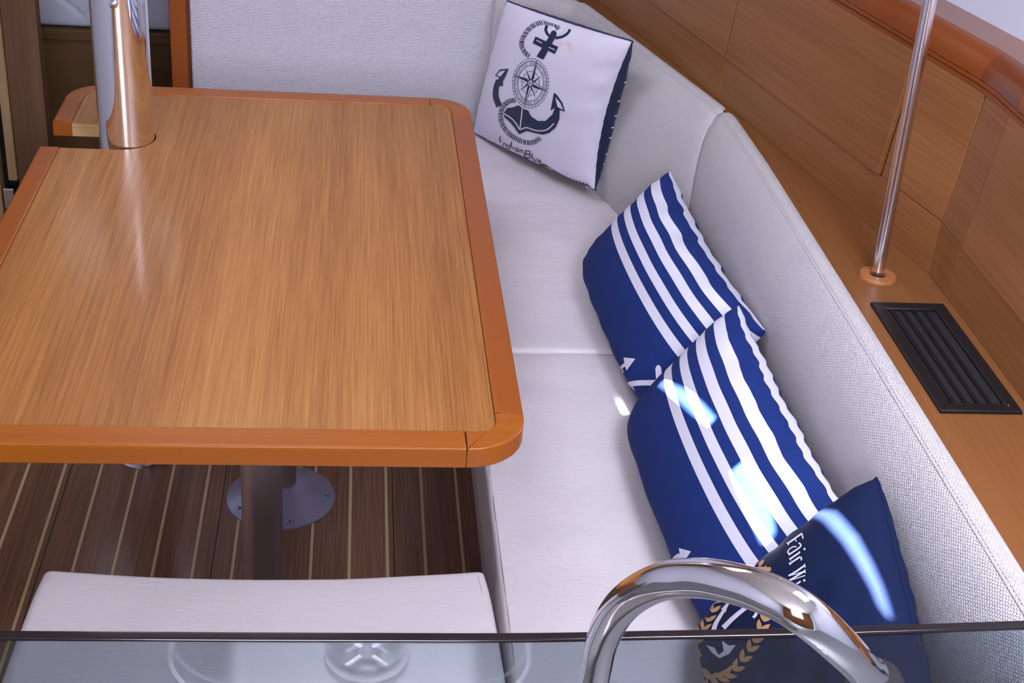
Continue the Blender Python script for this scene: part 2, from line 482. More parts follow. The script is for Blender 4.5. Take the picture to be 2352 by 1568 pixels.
for sx, sy in ((1, -1), (1, 1), (-1, -1), (-1, 1)):
    trim_piece('corner_block', corner(0, 0, sx, sy), MAT['cherry'] if sy < 0 else MAT['cherry'])
trim_piece('edge_trim', [(xr+e_, JY+g), (XR, JY+g), (XR, JY2-g), (xr+e_, JY2-g)], MAT['cherry_y'])
trim_piece('edge_trim', [(-.028+g, y1i+e_), (JX-g, y1i+e_), (JX-g, Y1T), (-.028+g, Y1T)], MAT['cherry'])
trim_piece('edge_trim', [(XLm+g, y1i+e_), (-.028-g, y1i+e_), (-.028-g, Y1T), (XLm+g, Y1T)], MAT['cherry'])
trim_piece('edge_trim', [(XL, JY+g), (xl-e_, JY+g), (xl-e_, SL0), (XL, SL0)], MAT['cherry_y'])
trim_piece('edge_trim', [(XL, SL1), (xl-e_, SL1), (xl-e_, JY2-g), (XL, JY2-g)], MAT['cherry_y'])
# pedestals
for (lx, ly) in ((-.128, 1.72), (-.133, 2.30)):
    lathe('column', [(.0305, .018), (.0305, TZ-TH-.004)], (lx, ly, 0), MAT['pedestal'], table, 48)
    fl = lathe('base_flange', [(.108, 0), (.1075, .0035), (.100, .0075), (.085, .0155), (.068, .025), (.05, .0345), (.040, .039), (.0315, .041), (.0305, .043)], (lx, ly, 0), MAT['silver'], table, 64, None, 50)
    lathe('mounting_plate', [(.085, TZ-TH-.006), (.085, TZ-TH+.0015)], (lx, ly, 0), MAT['silver'], table, 48)
    for k in range(5):
        a = math.radians(-76+72*k)
        s = lathe('screw', [(.0062, .0075), (.006, .0135), (.003, .0155), (.0004, .016)], (lx+.092*math.cos(a), ly+.092*math.sin(a), -.001), MAT['screw'], None, 16)
        s.parent = fl

# ================================================================== MAST POST
mast = empty('mast_post', (-.416, 2.452, 0), 'thick polished steel mast post rising through the table slot', 'post')
lathe('post_tube', [(.0495, 0), (.0495, 1.95)], (-.416, 2.456, 0), MAT['chrome'], mast, 96)
lathe('base_ring', [(.066, 0), (.066, .006), (.058, .012), (.0505, .014)], (-.416, 2.452, 0), MAT['chrome_soft'], mast, 64)
pp = None
for dist in [0]:
    d_ = ray(261, 8); t_ = (2.452-.047)/d_[1]; pp = CO+d_*t_
ax = np.array([pp[0]+.416, pp[1]-2.452, 0]); ax /= np.linalg.norm(ax)
q0 = np.array([-.416, 2.452, pp[2]])+ax*.0485
lathe('rivet', [(.008, 0), (.0075, .003), (.004, .0055), (.0005, .006)], tuple(q0), MAT['screw'], mast, 20, tuple(ax))

# ================================================================== BENCH (near stool)
bench = empty('bench', (-.107, 1.34, 0), 'low white leather bench in front of the table, behind the tinted glass', 'bench')
def cushion_grid(name, x0, x1, y0, y1, zt, th, mat, edge=.018, crown=.006, far_dip=0.0, nx=48, ny=40, parent=None, taper=None, noise_amp=.0015, seed=0, dents=()):
    """soft rectangular cushion: closed loft grid on a superellipse-like rounded box."""
    bm = bmesh.new(); rows = []
    import mathutils.noise as mn
    def topz(s, t):
        z = crown*(1-s**4)*(1-t**4)
        return z
    us = [-1+2*i/nx for i in range(nx+1)]; vs_ = [-1+2*j/ny for j in range(ny+1)]
    def pos(s, t, side):
        # s, t in [-1,1]; corner rounding
        ex = 1-abs(s); ey = 1-abs(t); hx = (x1-x0)/2; hy = (y1-y0)/2
        dx = min(ex*hx, edge)/edge; dy = min(ey*hy, edge)/edge
        h = math.sqrt(max(0, 1-(1-dx)**2))*math.sqrt(max(0, 1-(1-dy)**2))
        x = (x0+x1)/2+s*hx; y = (y0+y1)/2+t*hy
        if far_dip: y -= far_dip*(1-s*s)*max(0, t)
        if taper is not None: x, y = taper(x, y, s, t)
        z = (zt-edge)+edge*h+topz(s, t)*h if side > 0 else zt-th
        if side > 0:
            z += noise_amp*mn.noise(Vector((x*9+seed, y*14, seed)))*h
            z += .5*noise_amp*mn.noise(Vector((x*5+seed*3, y*34+2*x, seed+7)))*h
            for (cx, cy, r, dd) in dents: z -= dd*math.exp(-((x-cx)**2+(y-cy)**2)/r**2)
        return (x, y, z)
    # denser near the border
    def remap(u, half):
        k = edge/half
        a = abs(u)
        q = a if False else (a*(1-k)/.8 if a <= .8 else (1-k)+(a-.8)/.2*k)
        return math.copysign(min(q, 1), u)
    hx = (x1-x0)/2; hy = (y1-y0)/2
    T = [[bm.verts.new(pos(remap(s, hx), remap(t, hy), 1)) for s in us] for t in vs_]
    B = []
    for j, t in enumerate(vs_):
        r = []
        for i, s in enumerate(us):
            r.append(bm.verts.new(pos(remap(s, hx), remap(t, hy), -1)) if (i in (0, nx) or j in (0, ny)) else None)
        B.append(r)
    for j in range(ny):
        for i in range(nx):
            bm.faces.new((T[j][i], T[j][i+1], T[j+1][i+1], T[j+1][i]))
    ring_t = [T[0][i] for i in range(nx)]+[T[j][nx] for j in range(ny)]+[T[ny][i] for i in range(nx, 0, -1)]+[T[j][0] for j in range(ny, 0, -1)]
    ring_b = [B[0][i] for i in range(nx)]+[B[j][nx] for j in range(ny)]+[B[ny][i] for i in range(nx, 0, -1)]+[B[j][0] for j in range(ny, 0, -1)]
    n = len(ring_t)
    for k in range(n):
        bm.faces.new((ring_t[k], ring_b[k], ring_b[(k+1) % n], ring_t[(k+1) % n]))
    bm.faces.new(ring_b)
    o = bm_obj(name, bm, mat, None, True, 60)
    if parent is not None: adopt(o, parent)
    return o
def bench_taper(x, y, s, t):
    # sides swell a little towards the near edge
    return x + s*.012*(1-((t+1)/2)**2)-.004*s*max(0, t)**6, y
BZ = .448
bc = cushion_grid('cushion', -.414, .199, 1.10, 1.545, BZ-.006, .085, MAT['leather'], .014, .006, .022, parent=bench, taper=bench_taper, noise_amp=.002, seed=4)
for sx in (-1, 1):
    pts = []
    for k in range(12):
        t = -1+2*k/11*.955
        y = 1.3225+t*.2225; x = -.1075+sx*(.3065-.013); x, y = bench_taper(x, y, sx*.96, t)
        pts.append((x, y, BZ-.0068+.0))
    s = tube('seam', pts, .0009, MAT['seam'], None, 6, 3); s.parent = bc
box('plinth', -.40, .18, 1.12, 1.50, .0, BZ-.088, MAT['locker'], bench, .004)

# ================================================================== SETTEE
SZ = .437
settee = empty('settee_base', (.45, 2.0, 0), 'cream leather covered settee base along the right of the floor', 'settee')
XS = .214
bm = bmesh.new()
prof = [(.258, 0), (.222, SZ-.12), (.222, SZ-.105), (.73, SZ-.105), (.73, 0)]
ys = [.97, 3.2]
v2 = [[bm.verts.new((x, y, z)) for x, z in prof] for y in ys]
for i in range(len(prof)):
    bm.faces.new((v2[0][i], v2[0][(i+1) % 5], v2[1][(i+1) % 5], v2[1][i]))
bm.faces.new(v2[0]); bm.faces.new(list(reversed(v2[1])))
o = bm_obj('side_panel', bm, MAT['leather_side'], None, False); adopt(o, settee)
box('forward_base', -.35, .2, 2.86, 3.2, 0, SZ-.107, MAT['leather_side'], settee, .004)

cs = []
YSEAM = 2.158
c1 = cushion_grid('seat_cushion', XS, .705, .97, YSEAM-.0012, SZ, .103, MAT['leather'], .010, .004, 0, 40, 70, noise_amp=.004, seed=1, dents=((.45, 1.5, .12, .004),))
tag(c1, 'long white leather seat cushion nearest the glass, under the striped cushions', 'seat cushion', 'settee seat cushions')
c2 = cushion_grid('seat_cushion', XS, .705, YSEAM+.0012, 3.2, SZ, .103, MAT['leather'], .010, .004, 0, 40, 60, noise_amp=.004, seed=2, dents=((.35, 2.8, .14, .005),))
tag(c2, 'far white leather seat cushion in the settee corner under the anchor cushion', 'seat cushion', 'settee seat cushions')
c3 = cushion_grid('seat_cushion', -.36, XS-.003, 2.86, 3.2, SZ, .103, MAT['leather'], .010, .004, 0, 40, 30, seed=3)
tag(c3, 'white leather seat cushion along the bulkhead, hidden behind the table', 'seat cushion', 'settee seat cushions')
for c, ya, yb in ((c1, 1.0, YSEAM-.01), (c2, YSEAM+.01, 3.17)):
    tube('seam', [(XS+.0075, ya+(yb-ya)*k/30, SZ+.0000) for k in range(31)], .0009, MAT['seam'], c, 6, 1)

# backrests: profile swept along the plan line of their top outer edge
def backrest(name, pts, label, prof=None, n=60, bulge=.010, stitch=True, endround=.02, seamend=None):
    P = [np.array(p, float) for p in pts]
    # smooth plan line by arc length
    seg = [0]
    for a, b_ in zip(P[:-1], P[1:]): seg.append(seg[-1]+np.linalg.norm(b_-a))
    L = seg[-1]
    def at(s):
        s = min(max(s, 0), L)
        for i in range(len(P)-1):
            if s <= seg[i+1]+1e-9:
                t = (s-seg[i])/(seg[i+1]-seg[i]); return P[i]+(P[i+1]-P[i])*t
        return P[-1]
    def sm(s, w=.05):
        return sum(at(s+w*k/6) for k in range(-6, 7))/13 if w < s < L-w else at(s)
    prof = prof or [(.0, .45), (0, .6), (.0, .77), (.002, .790), (.008, .799), (.018, .804), (.028, .8035), (.036, .800), (.044, .792), (.053, .774), (.060, .742), (.065, .69), (.067, .62), (.064, .54), (.058, .47), (.052, .436), (.03, .434)]
    ss = []
    for k in range(n+1):
        u = k/n; ss.append(L*u)
    extra = [endround*q for q in (.08, .2, .4, .7)]
    ss = sorted(set([0, L]+[x for x in ss if endround < x < L-endround]+extra+[L-x for x in extra]))
    vs, fs, uvs = [], [], []
    m = len(prof); acc = [0]
    for i in range(1, m): acc.append(acc[-1]+math.dist(prof[i], prof[i-1]))
    cx = sum(p[0] for p in prof)/m
    rail = []
    for s in ss:
        a = sm(s); t1 = sm(min(s+.01, L)); t0_ = sm(max(s-.01, 0)); t = (t1-t0_); t /= np.linalg.norm(t)
        nrm = np.array([-t[1], t[0]])      # inboard normal (left of travel when travelling forward)
        de = min(s, L-s)
        k = 1.0 if de >= endround else math.sqrt(1-(1-de/endround)**2)
        shr = .012*(1-k)
        for (e, z), ac in zip(prof, acc):
            e2 = max(e-shr, 0.0) if e > .03 else e+shr*.4
            z2 = z-shr*.8 if z > .7 else z
            e2 += (bulge*math.sin(PI*s/L)**.6 if .035 < e and .5 < z < .76 else 0)
            q = a+nrm*e2
            vs.append((q[0], q[1], z2)); uvs.append((ac, s))
        rail.append((a, nrm, shr))
    for j in range(len(ss)-1):
        for i in range(m):
            a0 = j*m+i; a1 = j*m+(i+1) % m
            fs.append((a0, a1, a1+m, a0+m))
    fs.append(tuple(range(m-1, -1, -1))); fs.append(tuple((len(ss)-1)*m+i for i in range(m)))
    o = link_mesh(name, vs, fs, MAT['weave'], None, True, uvs)
    o.data.set_sharp_from_angle(angle=math.radians(50))
    tag(o, label, 'backrest', 'settee backrest cushions')
    if stitch:
        for (eo, zo) in ((.0335, .8016), (.0375, .7996)):
            pts3 = [(a[0]+nr[0]*eo, a[1]+nr[1]*eo, zo-sh*.8) for a, nr, sh in rail]
            s_ = tube('seam', pts3, .0006, MAT['seam'], None, 6, 1); s_.parent = o
    return o
K0 = (.7225, 2.452)
backrest('backrest_cushion', [(.7245, .96), (.7245, 1.6), (.7235, 2.2), (.716, 2.446)], 'long white woven backrest behind the three blue cushions', n=90)
backrest('backrest_cushion', [(.712, 2.455), (.62, 2.787), (.524, 3.118)], 'middle white woven backrest cushion between the anchor cushion and the striped cushions', n=50)
backrest('backrest_cushion', [(.516, 3.125), (.43, 3.165), (.33, 3.205)], 'short white woven corner backrest peeking out above the anchor cushion', n=24)

# ================================================================== SIDE SHELF, LOCKERS, RAIL
SH = .8
face0 = [(.859, .85), (.859, 1.797), (.7905, 2.0945), (.624, 2.8155), (.5265, 3.215)]     # bottom plan line of the locker fronts
shelf = prism('side_shelf', [(.70, .85), (.70, 2.2), (.69, 2.452), (.50, 3.12), (.45, 3.215)] + [(x+.01, y) for x, y in reversed(face0)], SH-.02, SH, MAT['shelfwood'])
tag(shelf, 'long brown wooden shelf behind the backrest, carrying the pole and the black vent', 'shelf')
structure(box('wall_right', 1.30, 1.34, -.95, 4.6, 0, 1.95, MAT['liner']))

def facing(name, a, b_, z0, z1, mat, parent, thick=.012, lean0=0.0, lean1=0.0, proud=0.0, ends=(0, 0)):
    """a board standing on the plan line a-b, leaning outboard; outboard = right of travel forward."""
    a = np.array(a, float); b_ = np.array(b_, float); t = (b_-a)/np.linalg.norm(b_-a); nr = np.array([t[1], -t[0]])
    a = a+t*ends[0]; b_ = b_-t*ends[1]
    bm = bmesh.new(); V = []
    for z, ln in ((z0, lean0), (z1, lean1)):
        for p in (a, b_):
            for dth in (-proud, thick):
                q = p+nr*(ln+dth); V.append(bm.verts.new((q[0], q[1], z)))
    # order: z0: a in, a out, b in, b out ; z1 ...
    for f in ((0, 2, 6, 4), (1, 5, 7, 3), (0, 4, 5, 1), (2, 3, 7, 6), (4, 6, 7, 5), (0, 1, 3, 2)):
        bm.faces.new([V[i] for i in f])
    bmesh.ops.bevel(bm, geom=bm.edges[:], offset=.0009, segments=1, affect='EDGES')
    o = bm_obj(name, bm, mat, None, False)
    lay = o.data.uv_layers.new(name='UVMap'); off_ = 3.7*len(bpy.data.meshes) % 11
    for lp in o.data.loops:
        c = o.data.vertices[lp.vertex_index].co
        lay.data[lp.index].uv = ((c.x-a[0])*t[0]+(c.y-a[1])*t[1]+off_, c.z+off_)
    if parent is not None: adopt(o, parent)
    return o
ZB, ZT = .885, 1.083; LN = .019
def lerp2(a, b_, t): return (a[0]+(b_[0]-a[0])*t, a[1]+(b_[1]-a[1])*t)
A, B_, Cc, D_, E_ = face0
KX = B_                                         # the fold
G3 = (.859, 1.716)                              # joint lines in plan at the fronts' foot
G2 = (.8205, 1.962); G1 = (.6945, 2.508)
la = empty('side_locker', (.859, 1.3, SH), 'aft side locker with a plain veneer door at the right edge of the picture', 'locker', 'side lockers')
lb = empty('side_locker', (.82, 2.1, SH), 'middle side locker with the wide veneer door behind the thin steel pole', 'locker', 'side lockers')
lc = empty('side_locker', (.62, 2.8, SH), 'forward side locker with a veneer door beyond the anchor cushion', 'locker', 'side lockers')
for L_, a, b_ in ((la, A, G3), (la, G3, KX), (lb, KX, G1), (lc, G1, E_)):
    facing('lower_band', a, b_, SH, ZB-.001, MAT['locker'], L_, .014)
facing('door', A, G3, ZB, ZT, MAT['locker'], la, .014, 0, LN, .0015, (0, .0022))
facing('filler_panel', G3, KX, ZB, ZT, MAT['locker'], la, .014, 0, LN, 0, (.0014, 0))
facing('filler_panel', KX, G2, ZB, ZT, MAT['locker'], lb, .014, 0, LN, 0, (-.001, .002))
facing('door', G2, G1, ZB, ZT, MAT['locker'], lb, .014, 0, LN, .004, (.005, .0024))
facing('door', G1, E_, ZB, ZT, MAT['locker'], lc, .014, 0, LN, .004, (.0016, 0))
facing('carcass', KX, G1, SH, ZT, MAT['gap'], lb, .05, .016, .016+LN)
facing('carcass', G1, E_, SH, ZT, MAT['gap'], lc, .05, .016, .016+LN)
facing('carcass', A, KX, SH, ZT, MAT['gap'], la, .05, .016, .016+LN)

# moulded rail on top of the lockers: cross-section swept along the fold line
rail = empty('fiddle_rail', (.86, 1.9, ZT), 'rounded orange brown wooden rail moulding running along the locker tops', 'rail')
plan = [np.array(p, float) for p in (A, KX, E_)]
def offs(i_list, off):
    out = []
    for p in i_list: out.append(p)
    return out
def rail_piece(name, s0, s1, prof, mat, curved=False):
    """prof: (outboard offset, z) closed polygon; s in metres from the fold, negative = aft."""
    d1 = (plan[0]-plan[1]); d1 /= np.linalg.norm(d1); d2 = (plan[2]-plan[1]); d2 /= np.linalg.norm(d2)
    n1 = np.array([-d1[1], d1[0]]); n1 = n1 if n1[0] > 0 else -n1
    n2 = np.array([-d2[1], d2[0]]); n2 = n2 if n2[0] > 0 else -n2
    def at(s, off):
        R_ = .045
        if s < -R_: return plan[1]-s*d1+n1*off
        if s > R_: return plan[1]+s*d2+n2*off
        t = (s+R_)/(2*R_)
        p0 = plan[1]+R_*d1; p1 = plan[1]+R_*d2; mid = plan[1]
        q = (1-t)**2*p0+2*t*(1-t)*mid+t*t*p1
        nn = n1*(1-t)+n2*t; nn /= np.linalg.norm(nn)
        return q+nn*off
    ss = [s0]+[x for x in np.linspace(-.05, .05, 9) if s0 < x < s1]+[s1]
    vs, fs = [], []; m = len(prof)
    for s in ss:
        for (off, z) in prof:
            q = at(s, off); vs.append((q[0], q[1], z))
    for j in range(len(ss)-1):
        for i in range(m):
            fs.append((j*m+i, j*m+(i+1) % m, (j+1)*m+(i+1) % m, (j+1)*m+i))
    fs.append(tuple(range(m))); fs.append(tuple((len(ss)-1)*m+i for i in range(m-1, -1, -1)))
    bm = bmesh.new(); V = [bm.verts.new(v) for v in vs]
    for f in fs: bm.faces.new([V[i] for i in f])
    o = bm_obj(name, bm, mat, None, True, 30); adopt(o, rail); return o
o0 = LN
strip1 = [(o0-.001, ZT), (o0-.001, ZT+.005), (o0+.04, ZT+.005), (o0+.04, ZT)]
strip2 = [(o0+.0015, ZT+.0062), (o0+.0015, ZT+.0125), (o0+.04, ZT+.0125), (o0+.04, ZT+.0062)]
Z2 = ZT+.0137
qr = [(o0+.001, Z2)]+[(o0+.001+.030*(1-math.cos(math.radians(t))), Z2+.004+.034*math.sin(math.radians(t))) for t in range(0, 91, 9)]+[(o0+.034, Z2)]
ledge = [(o0+.0305, Z2+.0384), (o0+.12, Z2+.0395), (o0+.12, Z2), (o0+.0345, Z2)]
core = [(o0+.006, ZT+.001), (o0+.006, Z2+.001), (o0+.039, Z2+.001), (o0+.039, ZT+.001)]
rail_piece('joint_line', -.93, 1.4, core, MAT['line'])
rail_piece('lower_moulding', -.93, 1.4, strip1, MAT['cherry_rail'])
rail_piece('middle_moulding', -.93, 1.4, strip2, MAT['cherry_rail'])
for s0, s1, mt_ in ((-.93, -.0955, 'cherry_rail'), (-.0945, .0155, 'cherry_dark2'), (.0165, .252, 'cherry_rail'), (.253, 1.4, 'cherry_rail')):
    if mt_ == 'cherry_dark2':
        MAT[mt_] = wood('cherry_corner_piece', srgb(108, 52, 18), srgb(120, 60, 22), srgb(132, 68, 26), 'Y', .3, .5, 120, .5)
    p_ = rail_piece('moulding_piece', s0, s1, qr, MAT[mt_])
    if mt_ == 'cherry_dark2': p_['label'] = 'darker corner piece of the rail'
rail_piece('ledge_board', -.93, 1.4, ledge, MAT['ledge'])
# white hull side above the ledge
hl = [(.859+.019+.086, .85), (.859+.019+.086, 1.82), (.52+.019+.086, 3.28)]
bm = bmesh.new(); V = []
for x, y in hl: V.append((bm.verts.new((x, y, Z2+.03)), bm.verts.new((x+.10, y, 1.45)), bm.verts.new((x+.02, y, 1.95))))
for i in range(2):
    for k in range(2): bm.faces.new((V[i][k], V[i+1][k], V[i+1][k+1], V[i][k+1]))
structure(bm_obj('wall_hull_side', bm, MAT['liner'], None, True, 60))

# pole with its wooden rosette
pole = empty('grab_pole', (.775, 1.784, SH), 'thin polished steel pole standing on the side shelf', 'pole')
p1 = ray(2136, 0); 
ptop = CO+p1*(1.80/p1[1]); pb = np.array([.775, 1.784, SH])
dirp = (ptop-pb)/np.linalg.norm(ptop-pb); ptop = pb+dirp*((1.95-SH)/dirp[2])
tube('pole_tube', [tuple(pb), tuple(ptop)], .0094, MAT['pole'], pole, 32, 1)
lathe('rosette', [(.0275, 0), (.0275, .003), (.0262, .0052), (.0125, .0056), (.0118, .001)], (.7735, 1.779, SH), MAT['rosette'], pole, 48)
lathe('hole', [(.0118, 0), (.0118, .0012)], (.7735, 1.779, SH), MAT['gap'], pole, 32)

# black vent
vent = empty('air_vent', (.79, 1.55, SH), 'black louvred air vent let into the brown shelf', 'vent')
vx0, vx1, vy0, vy1 = .7345, .8430, 1.409, 1.692
fw = .018
def fpiece(ol): prism('frame', ol, SH-.001, SH+.0055, MAT['black'], vent, .0018, 2)
fpiece([(vx0, vy0), (vx1, vy0), (vx1-fw, vy0+fw), (vx0+fw, vy0+fw)])
fpiece([(vx1, vy1), (vx0, vy1), (vx0+fw, vy1-fw), (vx1-fw, vy1-fw)])
fpiece([(vx0, vy1), (vx0, vy0), (vx0+fw, vy0+fw), (vx0+fw, vy1-fw)])
fpiece([(vx1, vy0), (vx1, vy1), (vx1-fw, vy1-fw), (vx1-fw, vy0+fw)])
box('vent_backing', vx0+fw-.001, vx1-fw+.001, vy0+fw-.001, vy1-fw+.001, SH-.001, SH+.0006, MAT['blackvoid'], vent)
for k in range(4):
    xx = vx0+fw+.010+k*.0162
    bm = bmesh.new()
    pr = [(xx, SH+.0006), (xx+.002, SH+.0008), (xx-.004, SH+.0046), (xx-.0055, SH+.0043)]
    vv = [[bm.verts.new((x, y, z)) for x, z in pr] for y in (vy0+fw, vy1-fw)]
    for i in range(4): bm.faces.new((vv[0][i], vv[0][(i+1) % 4], vv[1][(i+1) % 4], vv[1][i]))
    bm.faces.new(vv[0]); bm.faces.new(list(reversed(vv[1])))
    adopt(bm_obj('louvre', bm, MAT['black'], None, False), vent)
lathe('screw', [(.0016, 0), (.0015, .0008)], (vx1-.014, vy0+.013, SH+.0054), MAT['screw'], vent, 12)

# ================================================================== PILLOWS
import mathutils.noise as mnoise
def nz(a, f, seed):
    return np.array([mnoise.noise(Vector((float(p[0])*f+seed, float(p[1])*f, seed*1.7))) for p in a])

class Pillow:
    def __init__(s, corners, hf, hb, k=(.07,.07,.07,.07), bend=0.0, exp=.42, pull=None, wr=.0035, seed=0, sag=None, edge_w=(1, 1, 1, 1), rnd=0.0, exp_far=None, rnd0=0.0, bo=0.0):
        s.rnd = rnd; s.rnd0 = rnd0; s.bo = bo; s.exp_far = exp if exp_far is None else exp_far
        s.c = [np.array(c, float) for c in corners]   # P00(s=-1,t=-1) P10(s=1,t=-1) P11 P01 ; s runs from striped edge to plain edge
        a = (s.c[1]-s.c[0])+(s.c[2]-s.c[3]); b = (s.c[3]-s.c[0])+(s.c[2]-s.c[1])
        n = np.cross(a, b); n /= np.linalg.norm(n)
        if n @ (CO-sum(s.c)/4) < 0: n = -n
        s.n = n; s.hf, s.hb, s.k, s.bend, s.exp, s.wr, s.seed = hf, hb, k, bend, exp, wr, seed
        s.pull = pull; s.edge_w = edge_w
        rs = np.random.RandomState(seed+5)
        s.ph = rs.uniform(0, 6.28, 12); s.fr = rs.uniform(5, 13, 12)
    def at(s, S, T, side=1):
        S = np.asarray(S, float); T = np.asarray(T, float)
        kl, kr, kt, kb = s.k
        ks = np.where(S < 0, kl, kr); kt_ = np.where(T < 0, kt, kb)
        s2 = S*(1-ks*(1-T*T)*np.abs(S)**2); t2 = T*(1-kt_*(1-S*S)*np.abs(T)**2)
        rd = s.rnd*(np.clip(S, 0, 1)**4)*(np.abs(T)**4)
        rd = rd+s.rnd0*np.abs(S)**4*np.abs(T)**4
        s2 = s2*(1-rd); t2 = t2*(1-rd)
        if side < 0: s2 = s2+s.bo*np.clip(S, 0, 1)**2*np.sqrt(np.clip(1-S*S, 0, 1))*(1-T**4)
        u = (s2+1)/2; v = (t2+1)/2
        P = ((1-u)*(1-v))[:, None]*s.c[0]+(u*(1-v))[:, None]*s.c[1]+(u*v)[:, None]*s.c[2]+((1-u)*v)[:, None]*s.c[3]
        ex = s.exp+(s.exp_far-s.exp)*np.clip((S+.2)/1.2, 0, 1)
        h = np.clip((1-S*S), 0, 1)**ex*np.clip((1-T*T), 0, 1)**ex
        H = s.hf if side > 0 else -s.hb
        # gathers that run in from the seams
        wv = np.zeros_like(S)
        for e, (q, r) in enumerate(((S, T), (-S, T), (T, S), (-T, S))):
            near = np.exp(-(1+q)/.22)*(1-np.exp(-(1+q)/.03))*s.edge_w[e]
            wv += .55*s.edge_w[e]*np.exp(-(1+q)/.07)*np.sin(r*s.fr[e]*4.2+s.ph[e+2])*(1-r**4)
            wv += near*(np.sin(r*s.fr[e]*1.6+s.ph[e])+.7*np.sin(r*s.fr[e+4]*2.3+s.ph[e+4]))
        P = P+s.n*(H*h+s.bend*(1-S*S)+side*s.wr*wv)[:, None]
        sc_ = .5*s.wr*np.sin(T*s.fr[8]*2+s.ph[8])*np.abs(S)**6*s.edge_w[0]
        P = P+s.n*sc_[:, None]
        if s.pull is not None: P = s.pull(P, S, T, side)
        return P
    def build(s, name, mat, label, n=90, seam_mat=None, back_mat=None):
        g = np.linspace(-1, 1, n+1); g = np.sign(g)*(1-(1-np.abs(g))**1.35)
        S, T = np.meshgrid(g, g); S = S.ravel(); T = T.ravel()
        F = s.at(S, T, 1); Bk = s.at(S, T, -1)
        rim = (np.abs(S) > .9999) | (np.abs(T) > .9999)
        Bk[rim] = F[rim]
        m = n+1; fs = []; mi = []
        idb = np.arange(m*m)+m*m; idb[rim] = np.arange(m*m)[rim]
        for j in range(n):
            for i in range(n):
                a, b, c, d = j*m+i, j*m+i+1, (j+1)*m+i+1, (j+1)*m+i
                fs.append((a, b, c, d)); fs.append((int(idb[d]), int(idb[c]), int(idb[b]), int(idb[a]))); mi += [0, 1]
        used = np.ones(2*m*m, bool); used[m*m:][rim] = False
        remap = np.cumsum(used)-1
        V = np.vstack([F, Bk])[used]; fs = [tuple(int(remap[i]) for i in f) for f in fs]
        uv = np.stack([(S+1)/2, (T+1)/2], -1); UV = np.vstack([uv, uv])[used]
        bm = bmesh.new()
        o = link_mesh(name, V, fs, mat, None, True, UV)
        bmm = bmesh.new(); bmm.from_mesh(o.data); bmesh.ops.recalc_face_normals(bmm, faces=bmm.faces); bmm.to_mesh(o.data); bmm.free(); bm.free()
        if back_mat is not None:
            o.data.materials.append(back_mat); o.data.polygons.foreach_set('material_index', mi)
        o.data.shade_smooth()
        tag(o, label, 'cushion', 'scatter cushions on the settee')
        if seam_mat is not None:
            g2 = np.linspace(-1, 1, 41)[:-1]
            SS = np.concatenate([g2, np.ones(40), -g2, -np.ones(40)]); TT = np.concatenate([-np.ones(40), g2, np.ones(40), -g2])
            pts = s.at(SS, TT, 1)
            tb = tube('piping', [tuple(p) for p in pts], .0022, seam_mat, None, 8, 1, closed=True); tb.parent = o
        s.o = o
        return o
    def inv(s, px, it=14):
        """(S,T) whose surface point is seen at image points px."""
        px = np.asarray(px, float); n = len(px)
        gs = np.linspace(-.93, .93, 25); GS, GT = np.meshgrid(gs, gs); GS = GS.ravel(); GT = GT.ravel()
        Q = proj(s.at(GS, GT))
        D = ((px[:, None, :]-Q[None])**2).sum(-1); i = D.argmin(1); S = GS[i].copy(); T = GT[i].copy()
        for _ in range(it):
            e = 1e-4
            f0 = proj(s.at(S, T)); fs_ = (proj(s.at(S+e, T))-f0)/e; ft = (proj(s.at(S, T+e))-f0)/e
            r = px-f0; det = fs_[:, 0]*ft[:, 1]-fs_[:, 1]*ft[:, 0]; det = np.where(np.abs(det) < 1e-3, 1e-3, det)
            dS = (r[:, 0]*ft[:, 1]-r[:, 1]*ft[:, 0])/det; dT = (fs_[:, 0]*r[:, 1]-fs_[:, 1]*r[:, 0])/det
            S = np.clip(S+np.clip(dS, -.1, .1), -.97, .97); T = np.clip(T+np.clip(dT, -.1, .1), -.97, .97)
        return S, T
    def lift(s, S, T, off, side=1):
        e = 1e-3
        p = s.at(S, T, side); a = s.at(S+e, T, side)-p; b = s.at(S, T+e, side)-p
        n = np.cross(a, b); n /= np.linalg.norm(n, axis=1)[:, None]
        n *= (side*np.sign(n @ s.n))[:, None]
        return p+n*off
    def print_px(s, name, tris, mat, off=.0008, label=None, st=False, side=1):
        """tris: list of (verts2d, faces) in full-image pixels (or S,T if st)."""
        V, Fc = [], []
        for v, f in tris:
            b = len(V); V += list(v); Fc += [tuple(b+i for i in q) for q in f]
        V = np.array(V, float)
        S, T = (V[:, 0], V[:, 1]) if st else s.inv(V)
        o = link_mesh(name, s.lift(S, T, off, side), Fc, mat, s.o, True)
        if label: o['label'] = label
        if len(tris) > 1: o['kind'] = 'stuff'
        return o

